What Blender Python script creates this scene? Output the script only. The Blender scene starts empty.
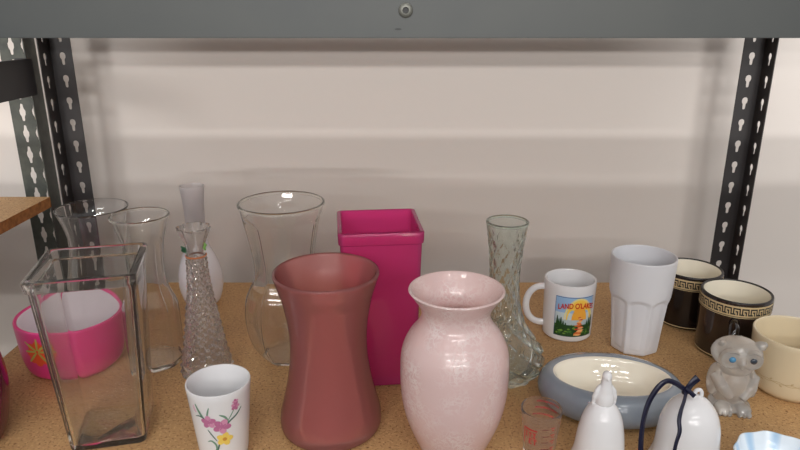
import bpy, bmesh, math, random
from mathutils import Vector, Matrix
random.seed(7)
C = bpy.context.scene.collection
PI = math.pi

# ------------------------------------------------------------------ camera
H = 0.488                       # eye height above the shelf board
PITCH = math.radians(17.8)
F = 650.0                       # focal length in pixels of an 800 px wide frame
cp, sp = math.cos(PITCH), math.sin(PITCH)
cam = bpy.data.objects.new('camera', bpy.data.cameras.new('camera'))
C.objects.link(cam)
cam.location = (0, 0, H)
cam.rotation_euler = (PI / 2 - PITCH, 0, 0)
cam.data.sensor_width = 36
cam.data.lens = 36 * F / 800
cam.data.clip_start = 0.01
bpy.context.scene.camera = cam


def at(px, py, z=0.0):
    """point of the horizontal plane z seen at a pixel of the photograph"""
    u, v = (px - 400) / F, (py - 225) / F
    dx, dy, dz = u, cp - v * sp, -sp - v * cp
    t = (z - H) / dz
    return Vector((dx * t, dy * t, z))


def height_at(py, Y):
    v = (py - 225) / F
    return H + Y * (-sp - v * cp) / (cp - v * sp)


def scale_at(py, Y):
    """metres per pixel at distance Y on picture row py"""
    v = (py - 225) / F
    return Y / (cp - v * sp) / F


# ------------------------------------------------------------------ materials
def mat(name):
    m = bpy.data.materials.new(name)
    m.use_nodes = True
    nt = m.node_tree
    nt.nodes.clear()
    out = nt.nodes.new('ShaderNodeOutputMaterial')
    return m, nt, out


def srgb(r, g, b):
    f = lambda c: (c / 255 / 12.92) if c / 255 <= 0.04045 else ((c / 255 + 0.055) / 1.055) ** 2.4
    return (f(r), f(g), f(b), 1)


def principled(name, col, rough=0.5, metal=0.0, coat=0.0, spec=0.5, noise=None, bump=None, sss=0.0, emit=0.0):
    """noise = (scale, second colour, low, high); bump = (scale, strength)"""
    m, nt, out = mat(name)
    b = nt.nodes.new('ShaderNodeBsdfPrincipled')
    nt.links.new(b.outputs[0], out.inputs[0])
    b.inputs['Base Color'].default_value = col
    b.inputs['Roughness'].default_value = rough
    b.inputs['Metallic'].default_value = metal
    b.inputs['Coat Weight'].default_value = coat
    b.inputs['Coat Roughness'].default_value = 0.03
    b.inputs['Specular IOR Level'].default_value = spec
    if sss:
        b.inputs['Subsurface Weight'].default_value = sss
        b.inputs['Subsurface Radius'].default_value = (0.01, 0.008, 0.006)
    if noise or bump:
        tc = nt.nodes.new('ShaderNodeTexCoord')
    if noise:
        n = nt.nodes.new('ShaderNodeTexNoise')
        n.inputs['Scale'].default_value = noise[0]
        n.inputs['Detail'].default_value = 6
        r = nt.nodes.new('ShaderNodeValToRGB')
        r.color_ramp.elements[0].position = noise[2]
        r.color_ramp.elements[1].position = noise[3]
        r.color_ramp.elements[0].color = col
        r.color_ramp.elements[1].color = noise[1]
        nt.links.new(tc.outputs['Object'], n.inputs['Vector'])
        nt.links.new(n.outputs['Fac'], r.inputs['Fac'])
        nt.links.new(r.outputs['Color'], b.inputs['Base Color'])
    if bump:
        n2 = nt.nodes.new('ShaderNodeTexNoise')
        n2.inputs['Scale'].default_value = bump[0]
        n2.inputs['Detail'].default_value = 3
        bp = nt.nodes.new('ShaderNodeBump')
        bp.inputs['Strength'].default_value = bump[1]
        bp.inputs['Distance'].default_value = 0.002
        nt.links.new(tc.outputs['Object'], n2.inputs['Vector'])
        nt.links.new(n2.outputs['Fac'], bp.inputs['Height'])
        nt.links.new(bp.outputs[0], b.inputs['Normal'])
    return m


def glass(name, col, rough=0.0, ior=1.46, haze=0.0, haze_col=None, clear=0.0, noise=None, wavy=0.0, coat=0.0):
    """refracting glass; haze = share of frosted (diffuse and translucent) surface,
    clear = share of straight-through light"""
    m, nt, out = mat(name)
    g = nt.nodes.new('ShaderNodeBsdfGlass')
    g.inputs['Color'].default_value = col
    g.inputs['Roughness'].default_value = rough
    g.inputs['IOR'].default_value = ior
    top = g
    if wavy:        # hand-pressed glass is never quite flat
        tcw = nt.nodes.new('ShaderNodeTexCoord')
        nw = nt.nodes.new('ShaderNodeTexNoise')
        nw.inputs['Scale'].default_value = 28
        nw.inputs['Detail'].default_value = 1
        bw = nt.nodes.new('ShaderNodeBump')
        bw.inputs['Strength'].default_value = wavy
        bw.inputs['Distance'].default_value = 0.004
        nt.links.new(tcw.outputs['Object'], nw.inputs['Vector'])
        nt.links.new(nw.outputs['Fac'], bw.inputs['Height'])
        nt.links.new(bw.outputs[0], g.inputs['Normal'])
    if clear:
        t = nt.nodes.new('ShaderNodeBsdfTransparent')
        t.inputs['Color'].default_value = col
        mx = nt.nodes.new('ShaderNodeMixShader')
        mx.inputs[0].default_value = clear
        nt.links.new(top.outputs[0], mx.inputs[1])
        nt.links.new(t.outputs[0], mx.inputs[2])
        top = mx
    if haze:
        hc = haze_col or col
        d = nt.nodes.new('ShaderNodeBsdfDiffuse')
        d.inputs['Color'].default_value = hc
        tr = nt.nodes.new('ShaderNodeBsdfTranslucent')
        tr.inputs['Color'].default_value = hc
        m1 = nt.nodes.new('ShaderNodeMixShader')
        m1.inputs[0].default_value = 0.5
        nt.links.new(d.outputs[0], m1.inputs[1])
        nt.links.new(tr.outputs[0], m1.inputs[2])
        m2 = nt.nodes.new('ShaderNodeMixShader')
        m2.inputs[0].default_value = haze
        nt.links.new(top.outputs[0], m2.inputs[1])
        nt.links.new(m1.outputs[0], m2.inputs[2])
        top = m2
        if noise:
            tc = nt.nodes.new('ShaderNodeTexCoord')
            n = nt.nodes.new('ShaderNodeTexNoise')
            n.inputs['Scale'].default_value = noise
            n.inputs['Detail'].default_value = 4
            mr = nt.nodes.new('ShaderNodeMapRange')
            mr.inputs['From Min'].default_value = 0.35
            mr.inputs['From Max'].default_value = 0.65
            mr.inputs['To Min'].default_value = haze * 0.6
            mr.inputs['To Max'].default_value = min(1, haze * 1.35)
            nt.links.new(tc.outputs['Object'], n.inputs['Vector'])
            nt.links.new(n.outputs['Fac'], mr.inputs['Value'])
            nt.links.new(mr.outputs[0], m2.inputs[0])
    if coat:        # a glossy outer skin over the frosting
        fr = nt.nodes.new('ShaderNodeFresnel')
        fr.inputs['IOR'].default_value = 1.45
        gl = nt.nodes.new('ShaderNodeBsdfGlossy')
        gl.inputs['Roughness'].default_value = coat
        m3 = nt.nodes.new('ShaderNodeMixShader')
        nt.links.new(fr.outputs[0], m3.inputs[0])
        nt.links.new(top.outputs[0], m3.inputs[1])
        nt.links.new(gl.outputs[0], m3.inputs[2])
        top = m3
    nt.links.new(top.outputs[0], out.inputs[0])
    return m


def particle_board(name, base, dark, light):
    m, nt, out = mat(name)
    b = nt.nodes.new('ShaderNodeBsdfPrincipled')
    b.inputs['Roughness'].default_value = 0.55
    b.inputs['Specular IOR Level'].default_value = 0.3
    tc = nt.nodes.new('ShaderNodeTexCoord')
    last = None
    def layer(scale, lo, hi, c0, c1, detail=4):
        n = nt.nodes.new('ShaderNodeTexNoise')
        n.inputs['Scale'].default_value = scale
        n.inputs['Detail'].default_value = detail
        n.inputs['Roughness'].default_value = 0.65
        nt.links.new(tc.outputs['Object'], n.inputs['Vector'])
        r = nt.nodes.new('ShaderNodeMapRange')
        r.inputs['From Min'].default_value = lo
        r.inputs['From Max'].default_value = hi
        nt.links.new(n.outputs['Fac'], r.inputs['Value'])
        return r
    mix = None
    def blend(fac, a, bcol):
        mx = nt.nodes.new('ShaderNodeMix')
        mx.data_type = 'RGBA'
        nt.links.new(fac.outputs[0], mx.inputs['Factor'])
        if isinstance(a, tuple): mx.inputs['A'].default_value = a
        else: nt.links.new(a.outputs['Result'], mx.inputs['A'])
        mx.inputs['B'].default_value = bcol
        return mx
    a = blend(layer(9, 0.35, 0.7, 0, 0), base, tuple(0.82 * c for c in base[:3]) + (1,))
    a = blend(layer(240, 0.52, 0.68, 0, 0), a, light)
    a = blend(layer(300, 0.56, 0.64, 0, 0), a, dark)
    nt.links.new(a.outputs['Result'], b.inputs['Base Color'])
    nt.links.new(b.outputs[0], out.inputs[0])
    return m


M = {
    'wall': principled('painted_wall', srgb(224, 217, 211), 0.7, spec=0.2, bump=(60, 0.08)),
    'floor': principled('store_floor', srgb(150, 140, 130), 0.5),
    'partition': principled('dull_partition', srgb(110, 105, 100), 0.7),
    'beam': principled('grey_painted_steel', srgb(53, 56, 54), 0.5, noise=(14, srgb(46, 50, 50), 0.35, 0.7)),
    'post': principled('dark_painted_steel', srgb(46, 43, 44), 0.5),
    'post_green': principled('worn_green_grey_steel', srgb(84, 88, 82), 0.45, noise=(40, srgb(70, 74, 70), 0.4, 0.6)),
    'brace': principled('black_steel', srgb(48, 48, 52), 0.4),
    'rivet': principled('rivet_steel', srgb(96, 96, 90), 0.45, metal=0.5),
    'rivet_hole': principled('rivet_pit', srgb(30, 30, 30), 0.6),
    'board': particle_board('particle_board', srgb(196, 156, 108), srgb(120, 78, 44), srgb(214, 178, 130)),
    'board_edge': principled('sawn_board_edge', srgb(176, 118, 62), 0.7, noise=(120, srgb(140, 90, 45), 0.4, 0.65)),
    'clear': glass('clear_glass', (0.995, 0.995, 0.995, 1), haze=0.016, haze_col=srgb(245, 245, 245), wavy=0.03),
    'clear_grey': glass('greyish_clear_glass', (0.99, 0.99, 0.982, 1), haze=0.02, haze_col=srgb(245, 245, 242), wavy=0.04),
    'shot': glass('thin_clear_glass', (0.995, 0.99, 0.99, 1), haze=0.05, haze_col=srgb(255, 244, 242), ior=1.15),
    'crystal': glass('cut_crystal', (0.995, 0.99, 0.985, 1), ior=1.5, haze=0.09, haze_col=srgb(255, 250, 248)),
    'smoky': glass('pale_grey_green_glass', (0.965, 0.985, 0.97, 1), haze=0.06, haze_col=srgb(226, 236, 228)),
    'frost_white': glass('frosted_white_glass', (0.97, 0.97, 0.975, 1), rough=0.3, haze=0.35, haze_col=srgb(240, 236, 238), clear=0.25),
    'milk': principled('milky_glass', srgb(234, 234, 240), 0.25, coat=0.4),
    'hot_pink': glass('hot_pink_glass', (0.99, 0.34, 0.72, 1), rough=0.1, haze=0.62, haze_col=(1.0, 0.10, 0.37, 1), clear=0.6, coat=0.05),
    'coral': glass('coral_frosted_glass', (0.985, 0.845, 0.83, 1), rough=0.3, haze=0.40, haze_col=srgb(242, 152, 150), clear=0.6, coat=0.08),
    'porcelain': principled('white_porcelain', srgb(226, 226, 228), 0.06, coat=0.0, sss=0.0),
    'matte_white': principled('white_milk_glass', srgb(220, 221, 226), 0.35),
    'stoneware': principled('grey_blue_glaze', srgb(142, 151, 160), 0.07, coat=0.3, noise=(30, srgb(132, 142, 154), 0.35, 0.7)),
    'cream': principled('cream_glaze', srgb(236, 230, 214), 0.06, coat=0.3),
    'beige': principled('beige_glaze', srgb(216, 201, 170), 0.25, coat=0.3),
    'vine': principled('pale_brown_line', srgb(186, 164, 124), 0.4),
    'black_glaze': principled('black_brown_glaze', srgb(30, 22, 20), 0.12, coat=0.6, noise=(22, srgb(62, 44, 38), 0.4, 0.75)),
    'dark_glaze': principled('near_black_glaze', srgb(24, 16, 15), 0.2, coat=0.3),
    'key_cream': principled('tan_band_glaze', srgb(206, 184, 142), 0.35),
    'key_black': principled('black_print', srgb(22, 17, 15), 0.4),
    'navy': principled('navy_satin', srgb(16, 18, 46), 0.4),
    'pot_pink': principled('pink_glaze', srgb(238, 62, 142), 0.35, coat=0.2),
    'pot_white': principled('white_inside_glaze', srgb(240, 232, 238), 0.3),
    'orange': principled('orange_paint', srgb(240, 88, 44), 0.5),
    'green_paint': principled('olive_green_paint', srgb(196, 190, 96), 0.5),
    'maroon': principled('maroon_glaze', srgb(96, 6, 54), 0.2, coat=0.4),
    'red_print': principled('red_print', srgb(188, 26, 34), 0.5),
    'dark_red_print': principled('dark_red_print', srgb(110, 24, 26), 0.5),
    'lettering': principled('red_lettering', srgb(204, 34, 20), 0.5),
    'print_sky': None, 'leaf': principled('leaf_print', srgb(112, 150, 128), 0.5),
    'leaf_dark': principled('dark_leaf_print', srgb(84, 112, 104), 0.5),
    'petal': principled('pink_petal_print', srgb(208, 146, 178), 0.5),
    'petal_deep': principled('deep_pink_petal_print', srgb(186, 112, 152), 0.5),
    'yellow': principled('yellow_flower_print', srgb(236, 206, 100), 0.5),
    'gold': principled('gold_centre_print', srgb(206, 150, 60), 0.5),
    'eye_blue': principled('blue_glass_eye', srgb(64, 132, 176), 0.05, coat=1.0),
    'eye_dark': principled('dark_eye', srgb(50, 60, 72), 0.1, coat=1.0),
    'owl': glass('frosted_owl_glass', (0.99, 0.99, 0.985, 1), rough=0.16, haze=0.42, haze_col=srgb(255, 252, 246), coat=0.1),
    'holly': principled('dark_green_leaf', srgb(28, 84, 52), 0.4),
    'holly_light': principled('yellow_green_leaf', srgb(120, 170, 84), 0.4),
    'band_orange': principled('copper_band', srgb(196, 120, 74), 0.4),
    'line_blue': principled('blue_print_line', srgb(60, 96, 150), 0.5),
}


def crackle_pink():
    m, nt, out = mat('pink_crackle_glass')
    b = nt.nodes.new('ShaderNodeBsdfPrincipled')
    b.inputs['Roughness'].default_value = 0.15
    b.inputs['Coat Weight'].default_value = 0.8
    b.inputs['Coat Roughness'].default_value = 0.03
    b.inputs['Subsurface Weight'].default_value = 0.0
    tc = nt.nodes.new('ShaderNodeTexCoord')
    n0 = nt.nodes.new('ShaderNodeTexNoise'); n0.inputs['Scale'].default_value = 60; n0.inputs['Detail'].default_value = 4
    mixv = nt.nodes.new('ShaderNodeMix'); mixv.data_type = 'VECTOR'; mixv.inputs['Factor'].default_value = 0.045
    nt.links.new(tc.outputs['Object'], n0.inputs['Vector'])
    nt.links.new(tc.outputs['Object'], mixv.inputs['A'])
    nt.links.new(n0.outputs['Color'], mixv.inputs['B'])
    v = nt.nodes.new('ShaderNodeTexVoronoi'); v.feature = 'DISTANCE_TO_EDGE'; v.inputs['Scale'].default_value = 130
    nt.links.new(mixv.outputs['Result'], v.inputs['Vector'])
    r = nt.nodes.new('ShaderNodeValToRGB')
    r.color_ramp.elements[0].position = 0.0; r.color_ramp.elements[0].color = srgb(255, 248, 246)
    r.color_ramp.elements[1].position = 0.2; r.color_ramp.elements[1].color = srgb(241, 221, 220)
    nt.links.new(v.outputs['Distance'], r.inputs['Fac'])
    n = nt.nodes.new('ShaderNodeTexNoise'); n.inputs['Scale'].default_value = 30; n.inputs['Detail'].default_value = 5
    nt.links.new(tc.outputs['Object'], n.inputs['Vector'])
    mr = nt.nodes.new('ShaderNodeMapRange')
    mr.inputs['From Min'].default_value = 0.4; mr.inputs['From Max'].default_value = 0.62
    nt.links.new(n.outputs['Fac'], mr.inputs['Value'])
    mx = nt.nodes.new('ShaderNodeMix'); mx.data_type = 'RGBA'
    nt.links.new(mr.outputs[0], mx.inputs['Factor'])
    mx.inputs['A'].default_value = srgb(245, 226, 224)
    nt.links.new(r.outputs['Color'], mx.inputs['B'])
    nt.links.new(mx.outputs['Result'], b.inputs['Base Color'])
    bp = nt.nodes.new('ShaderNodeBump'); bp.inputs['Strength'].default_value = 0.25; bp.inputs['Distance'].default_value = 0.001
    nt.links.new(v.outputs['Distance'], bp.inputs['Height'])
    nt.links.new(bp.outputs[0], b.inputs['Normal'])
    tr = nt.nodes.new('ShaderNodeBsdfTranslucent')
    nt.links.new(mx.outputs['Result'], tr.inputs['Color'])
    ms = nt.nodes.new('ShaderNodeMixShader'); ms.inputs[0].default_value = 0.45
    nt.links.new(b.outputs[0], ms.inputs[1]); nt.links.new(tr.outputs[0], ms.inputs[2])
    nt.links.new(ms.outputs[0], out.inputs[0])
    return m


M['crackle'] = crackle_pink()


def blue_stripe():
    """blue bands radiating over white porcelain"""
    m, nt, out = mat('blue_striped_porcelain')
    b = nt.nodes.new('ShaderNodeBsdfPrincipled')
    b.inputs['Roughness'].default_value = 0.25
    b.inputs['Coat Weight'].default_value = 0.4
    tc = nt.nodes.new('ShaderNodeTexCoord')
    g = nt.nodes.new('ShaderNodeTexGradient'); g.gradient_type = 'RADIAL'
    nt.links.new(tc.outputs['Object'], g.inputs['Vector'])
    mu = nt.nodes.new('ShaderNodeMath'); mu.operation = 'MULTIPLY'; mu.inputs[1].default_value = 2 * PI * 9
    nt.links.new(g.outputs['Fac'], mu.inputs[0])
    si = nt.nodes.new('ShaderNodeMath'); si.operation = 'SINE'
    nt.links.new(mu.outputs[0], si.inputs[0])
    r = nt.nodes.new('ShaderNodeMapRange')
    r.inputs['From Min'].default_value = 0.2; r.inputs['From Max'].default_value = 1.0
    nt.links.new(si.outputs[0], r.inputs['Value'])
    mx = nt.nodes.new('ShaderNodeMix'); mx.data_type = 'RGBA'
    mx.inputs['A'].default_value = srgb(226, 236, 244); mx.inputs['B'].default_value = srgb(172, 202, 228)
    nt.links.new(r.outputs[0], mx.inputs['Factor'])
    nt.links.new(mx.outputs['Result'], b.inputs['Base Color'])
    nt.links.new(b.outputs[0], out.inputs[0])
    return m


M['blue_stripe'] = blue_stripe()
for nme, c in (('sky_blue', (150, 186, 222)), ('sky_pale', (196, 210, 214)), ('sun_pale', (232, 218, 150)), ('sun_yellow', (244, 206, 84)), ('sun_deep', (238, 170, 60)),
               ('lake', (176, 192, 196)), ('tree_dark', (30, 70, 34)), ('tree_mid', (66, 116, 46)), ('grass', (112, 150, 56)),
               ('glow', (214, 112, 52)), ('glow_pale', (238, 180, 120)), ('flower_red', (196, 64, 36)), ('brown_print', (128, 60, 36))):
    M[nme] = principled(nme + '_print', srgb(*c), 0.4)


# ------------------------------------------------------------------ object helpers
def tag(o, label, cat, group=None):
    o['label'] = label
    o['category'] = cat
    if group: o['group'] = group
    return o


def link(name, bm, mats, parent=None, loc=(0, 0, 0), rotz=0.0, smooth=True, sharp=40, normals=True):
    me = bpy.data.meshes.new(name)
    if normals: bmesh.ops.recalc_face_normals(bm, faces=bm.faces)
    bm.to_mesh(me)
    bm.free()
    for m in (mats if isinstance(mats, (list, tuple)) else [mats]): me.materials.append(m)
    if smooth:
        for p in me.polygons: p.use_smooth = True
        me.set_sharp_from_angle(angle=math.radians(sharp))
    o = bpy.data.objects.new(name, me)
    C.objects.link(o)
    if parent: o.parent = parent
    o.location = loc
    o.rotation_euler = (0, 0, rotz)
    return o


def empty(name, loc, rotz=0.0):
    o = bpy.data.objects.new(name, None)
    C.objects.link(o)
    o.location = loc
    o.rotation_euler = (0, 0, rotz)
    return o


def structure(o):
    o['kind'] = 'structure'
    return o


def add_box(bm, x0, x1, y0, y1, z0, z1, mi=0, bevel=0.0):
    vs = [bm.verts.new((x, y, z)) for z in (z0, z1) for y in (y0, y1) for x in (x0, x1)]
    fs = [(0, 1, 3, 2), (4, 6, 7, 5), (0, 4, 5, 1), (2, 3, 7, 6), (0, 2, 6, 4), (1, 5, 7, 3)]
    faces = [bm.faces.new([vs[i] for i in f]) for f in fs]
    for f in faces: f.material_index = mi
    if bevel:
        es = list({e for f in faces for e in f.edges})
        bmesh.ops.bevel(bm, geom=es, offset=bevel, segments=2, affect='EDGES', clamp_overlap=True)
    return faces


def add_tube(bm, pts, radii, n=12, closed=False, flat=1.0, up=Vector((0, 0, 1))):
    """tube along points; flat squashes the cross-section along its second axis"""
    pts = [Vector(p) for p in pts]
    N = len(pts)
    if not isinstance(radii, (list, tuple)): radii = [radii] * N
    rings = []
    for i, p in enumerate(pts):
        a = pts[(i - 1) % N] if (closed or i > 0) else p
        b = pts[(i + 1) % N] if (closed or i < N - 1) else p
        t = (b - a).normalized()
        s = t.cross(up)
        if s.length < 1e-4: s = t.cross(Vector((0, 1, 0)))
        s.normalize()
        w = t.cross(s)
        rings.append([bm.verts.new(p + s * (radii[i] * math.cos(2 * PI * k / n)) + w * (radii[i] * flat * math.sin(2 * PI * k / n)))
                      for k in range(n)])
    for i in range(N if closed else N - 1):
        A, B = rings[i], rings[(i + 1) % N]
        for k in range(n):
            bm.faces.new((A[k], A[(k + 1) % n], B[(k + 1) % n], B[k]))
    if not closed:
        bm.faces.new(rings[0]); bm.faces.new(rings[-1])


def add_ball(bm, c, r, rot=None, seg=24):
    r = r if isinstance(r, (list, tuple)) else (r, r, r)
    mx = Matrix.Translation(c) @ (rot.to_4x4() if rot else Matrix.Identity(4)) @ Matrix.Diagonal((*r, 1))
    bmesh.ops.create_uvsphere(bm, u_segments=seg, v_segments=seg // 2, radius=1, matrix=mx)


def catmull(rows, sub=5):
    """smooth an outline given as tuples; the end points stay"""
    out = []
    n = len(rows)
    for i in range(n - 1):
        p0, p1, p2, p3 = rows[max(i - 1, 0)], rows[i], rows[i + 1], rows[min(i + 2, n - 1)]
        for k in range(sub):
            t = k / sub
            out.append(tuple(0.5 * (2 * b + (c - a) * t + (2 * a - 5 * b + 4 * c - d) * t * t + (3 * b - a - 3 * c + d) * t ** 3)
                             for a, b, c, d in zip(p0, p1, p2, p3)))
    out.append(tuple(rows[-1]))
    return out


def interp(prof, z):
    """radius of an outline at height z"""
    for (r0, z0), (r1, z1) in zip(prof, prof[1:]):
        if z0 <= z <= z1 and z1 > z0:
            return r0 + (r1 - r0) * (z - z0) / (z1 - z0)
    return prof[0][0] if z < prof[0][1] else prof[-1][0]


def outline(cx, base_y, rows):
    """outline in metres (radius, height) of a turned thing from the rows of
    the photograph where its half-width was measured"""
    b = at(cx, base_y)
    prof = [(hw * scale_at(py, b.y), max(0.0, height_at(py, b.y))) for py, hw in rows]
    prof[0] = (prof[0][0], 0.0)
    return b, prof


def vessel_mesh(prof, wall, floor_t, n=64, shape=None, inner_shape=None, foot=0.002, sub=5, inner_mat=0, lip_mat=0, rim=1.0, hollow=0.0):
    """hollow turned vessel: outer skin, rounded lip, inner skin and thick bottom.
    shape(theta, z, r) may bend the round section into facets or quilting."""
    bm = bmesh.new()
    pr = catmull(prof, sub) if sub > 1 else list(prof)
    ztop = pr[-1][1]
    out = [(max(0.001, pr[0][0] - foot), 0.0)]
    if hollow:      # a raised foot under the bottom
        out = [(max(0.001, pr[0][0] - foot * 2.2), hollow), (max(0.001, pr[0][0] - foot * 1.8), 0.0)] + out
    out += [(r, z + (foot if i == 0 else 0)) for i, (r, z) in enumerate(pr) if i == 0 or z > foot * 1.3]
    inn = []
    for r, z in reversed(pr):
        if z > floor_t * 1.2: inn.append((max(r - wall, 0.0015), z))
    rin = max(interp(pr, floor_t) - wall, 0.002)
    inn += [(rin * 0.97, floor_t * 1.08), (rin * 0.86, floor_t), (rin * 0.45, floor_t)]
    rt = pr[-1][0]
    lip = [(rt - wall * 0.15, ztop + wall * 0.35 * rim), (rt - wall * 0.5, ztop + wall * 0.5 * rim), (rt - wall * 0.85, ztop + wall * 0.35 * rim)]
    seq = [(p, 'o') for p in out] + [(p, 'l') for p in lip] + [(p, 'i') for p in inn]
    rings = []
    for (r, z), k in seq:
        fn = shape if k in 'ol' else (inner_shape if inner_shape is not None else None)
        rings.append([bm.verts.new((rr * math.cos(a), rr * math.sin(a), z))
                      for a in (2 * PI * j / n for j in range(n))
                      for rr in [fn(a, z, r) if fn else r]])
    for i in range(len(rings) - 1):
        k = seq[i + 1][1] if seq[i + 1][1] != 'o' else 'o'
        if seq[i][1] == 'l' : k = 'l'
        for j in range(n):
            f = bm.faces.new((rings[i][j], rings[i][(j + 1) % n], rings[i + 1][(j + 1) % n], rings[i + 1][j]))
            f.material_index = {'o': 0, 'l': lip_mat, 'i': inner_mat}[k]
    c0 = bm.verts.new((0, 0, seq[0][0][1]))
    c1 = bm.verts.new((0, 0, floor_t))
    for j in range(n):
        bm.faces.new((c0, rings[0][(j + 1) % n], rings[0][j]))
        bm.faces.new((c1, rings[-1][j], rings[-1][(j + 1) % n])).material_index = inner_mat
    return bm, pr


def ngon(apothem_scale, sides, phase=0.0, arch=None):
    """flat panels cut into a round wall where the panel plane lies inside it"""
    def fn(a, z, r):
        k = (a - phase) % (2 * PI / sides) - PI / sides
        ap = apothem_scale(z, r)
        return min(r, ap / math.cos(k))
    return fn


EPS = 0.0006   # everything rests this far above the board, so nothing shares a plane with it

# ------------------------------------------------------------------ setting
WALL_Y = 1.25
bm = bmesh.new()
add_box(bm, -4.5, 4.5, WALL_Y, WALL_Y + 0.1, -0.9, 2.6)
structure(link('wall_back', bm, M['wall'], smooth=False))
bm = bmesh.new()
add_box(bm, -4.5, 4.5, -32, WALL_Y, -1.0, -0.9)
structure(link('floor', bm, M['floor'], smooth=False))
bm = bmesh.new()
add_box(bm, -4.5, 4.5, -1.05, -0.85, -0.9, 0.418)     # the low back of the shelves across the aisle
structure(link('wall_front', bm, M['partition'], smooth=False))


# ------------------------------------------------------------------ shelving
def keyhole(kind):
    """half contour of a hole, from its bottom to its top: (half width, height)"""
    if kind == 'key':
        return [(0.0, -0.0105), (0.0022, -0.0098), (0.0027, -0.008), (0.0031, -0.001), (0.0050, 0.002), (0.0054, 0.0055), (0.0044, 0.0088), (0.0022, 0.0104), (0.0, 0.0108)]
    return [(0.0, -0.0155), (0.0022, -0.0148), (0.0028, -0.0125), (0.0032, -0.0075), (0.0055, -0.003), (0.0058, 0.003), (0.0034, 0.0075), (0.0028, 0.0125), (0.0022, 0.0148), (0.0, 0.0155)]


def add_flange(bm, origin, along, width, z0, z1, phase, hole_at, kind='key', pitch=0.0381):
    """perforated steel strip from origin along a horizontal direction"""
    d = Vector(along)
    hole = keyhole(kind)
    def P(s, z): return bm.verts.new(Vector((origin[0], origin[1], 0)) + d * s + Vector((0, 0, z)))
    k0 = math.floor((z0 - phase) / pitch)
    z = phase + k0 * pitch
    while z < z1:
        a, b = max(z0, z - pitch / 2), min(z1, z + pitch / 2)
        if b - a > pitch * 0.95:
            bm.faces.new([P(0, a), P(hole_at, a)] + [P(hole_at - w, z + h) for w, h in hole] + [P(hole_at, b), P(0, b)])
            bm.faces.new([P(width, b), P(hole_at, b)] + [P(hole_at + w, z + h) for w, h in reversed(hole)] + [P(hole_at, a), P(width, a)])
        elif b > a:
            bm.faces.new([P(0, a), P(width, a), P(width, b), P(0, b)])
        z += pitch


def post(parent, corner, dirx, diry, material, z0=-0.9, z1=1.15, w=0.037, wy=0.037, kind='key', hole=0.55, phase=0.4185):
    bm = bmesh.new()
    if kind == 'key':
        add_flange(bm, corner, (dirx, 0, 0), w, z0, z1, phase, w * hole, kind)
        add_flange(bm, corner, (0, diry, 0), wy, z0, z1, phase, wy * 0.55, kind)
    else:                                # wide face with two columns of holes, plain side
        add_flange(bm, corner, (dirx, 0, 0), 0.027, z0, z1, phase, 0.019, kind)
        add_flange(bm, (corner[0] + dirx * 0.027, corner[1]), (dirx, 0, 0), w - 0.027, z0, z1, phase, 0.0145, kind)
        x, y = corner
        bm.faces.new([bm.verts.new((x, yy, zz_)) for yy, zz_ in ((y, z0), (y + diry * wy, z0), (y + diry * wy, z1), (y, z1))])
    bmesh.ops.remove_doubles(bm, verts=bm.verts, dist=1e-5)
    o = link('post', bm, material, parent, smooth=False)
    m = o.modifiers.new('thickness', 'SOLIDIFY')
    m.thickness = 0.0018
    m.offset = 0
    return o


XL, XR = -0.6, 0.625
YB, YF = 1.152, 0.54
unit = tag(empty('shelving_unit', (0, 0, 0)), 'grey steel boltless shelving unit whose particle board shelf holds all the vases and mugs', 'shelf')
post(unit, (XL, YB), 1, -1, M['post'])
post(unit, (XR, YB), -1, -1, M['post'])

bm = bmesh.new()                       # the board everything stands on, notched round the posts
n_ = 0.041
poly = [(XL + 0.004, 0.535), (XR - 0.004, 0.535), (XR - 0.004, YB - n_), (XR - n_, YB - n_), (XR - n_, YB + 0.006),
        (XL + n_, YB + 0.006), (XL + n_, YB - n_), (XL + 0.004, YB - n_)]
lo = [bm.verts.new((x, y, -0.016)) for x, y in poly]
hi = [bm.verts.new((x, y, 0.0)) for x, y in poly]
bm.faces.new(hi)
bm.faces.new(list(reversed(lo)))
for i in range(len(poly)):
    j = (i + 1) % len(poly)
    bm.faces.new((lo[i], lo[j], hi[j], hi[i])).material_index = 1
link('shelf_board', bm, [M['board'], M['board_edge']], unit, smooth=False)

bm = bmesh.new()                       # upper front beam: folded steel channel
zb, zt = 0.4715, 0.535
add_box(bm, XL, XR, YF - 0.002, YF, zb, zt, bevel=0.0006)
add_box(bm, XL, XR, YF, YF + 0.012, zb, zb + 0.002)
add_box(bm, XL, XR, YF, YF + 0.03, zt - 0.002, zt)
beam = link('upper_beam', bm, M['beam'], unit, smooth=False)
bm = bmesh.new()
c = Vector((0.0045, YF - 0.002, 0.4925))
prof = [(0.0058, 0.0), (0.0056, 0.0012), (0.0044, 0.0021), (0.0026, 0.0022), (0.0022, 0.0012)]
rings = [[bm.verts.new(c + Vector((r * math.cos(2 * PI * k / 24), -h, r * math.sin(2 * PI * k / 24)))) for k in range(24)] for r, h in prof]
for A, B in zip(rings, rings[1:]):
    for k in range(24): bm.faces.new((A[k], A[(k + 1) % 24], B[(k + 1) % 24], B[k]))
bm.faces.new(rings[-1]).material_index = 1
link('rivet', bm, [M['rivet'], M['rivet_hole']], beam)
bm = bmesh.new()
for (x, z, w, h) in ((-0.0015, 0.4783, 0.0028, 0.0007),):
    bm.faces.new([bm.verts.new((x + w * math.cos(2 * PI * k / 14), YF - 0.00225, z + h * math.sin(2 * PI * k / 14))) for k in range(14)])
link('scratch', bm, M['rivet_hole'], beam, smooth=False)
bm = bmesh.new()
add_box(bm, XL, XR, YB - 0.006, YB - 0.004, zb, zt)
add_box(bm, XL, XR, YB - 0.036, YB - 0.006, zt - 0.002, zt)
link('upper_beam', bm, M['beam'], unit, smooth=False)
bm = bmesh.new()
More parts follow.
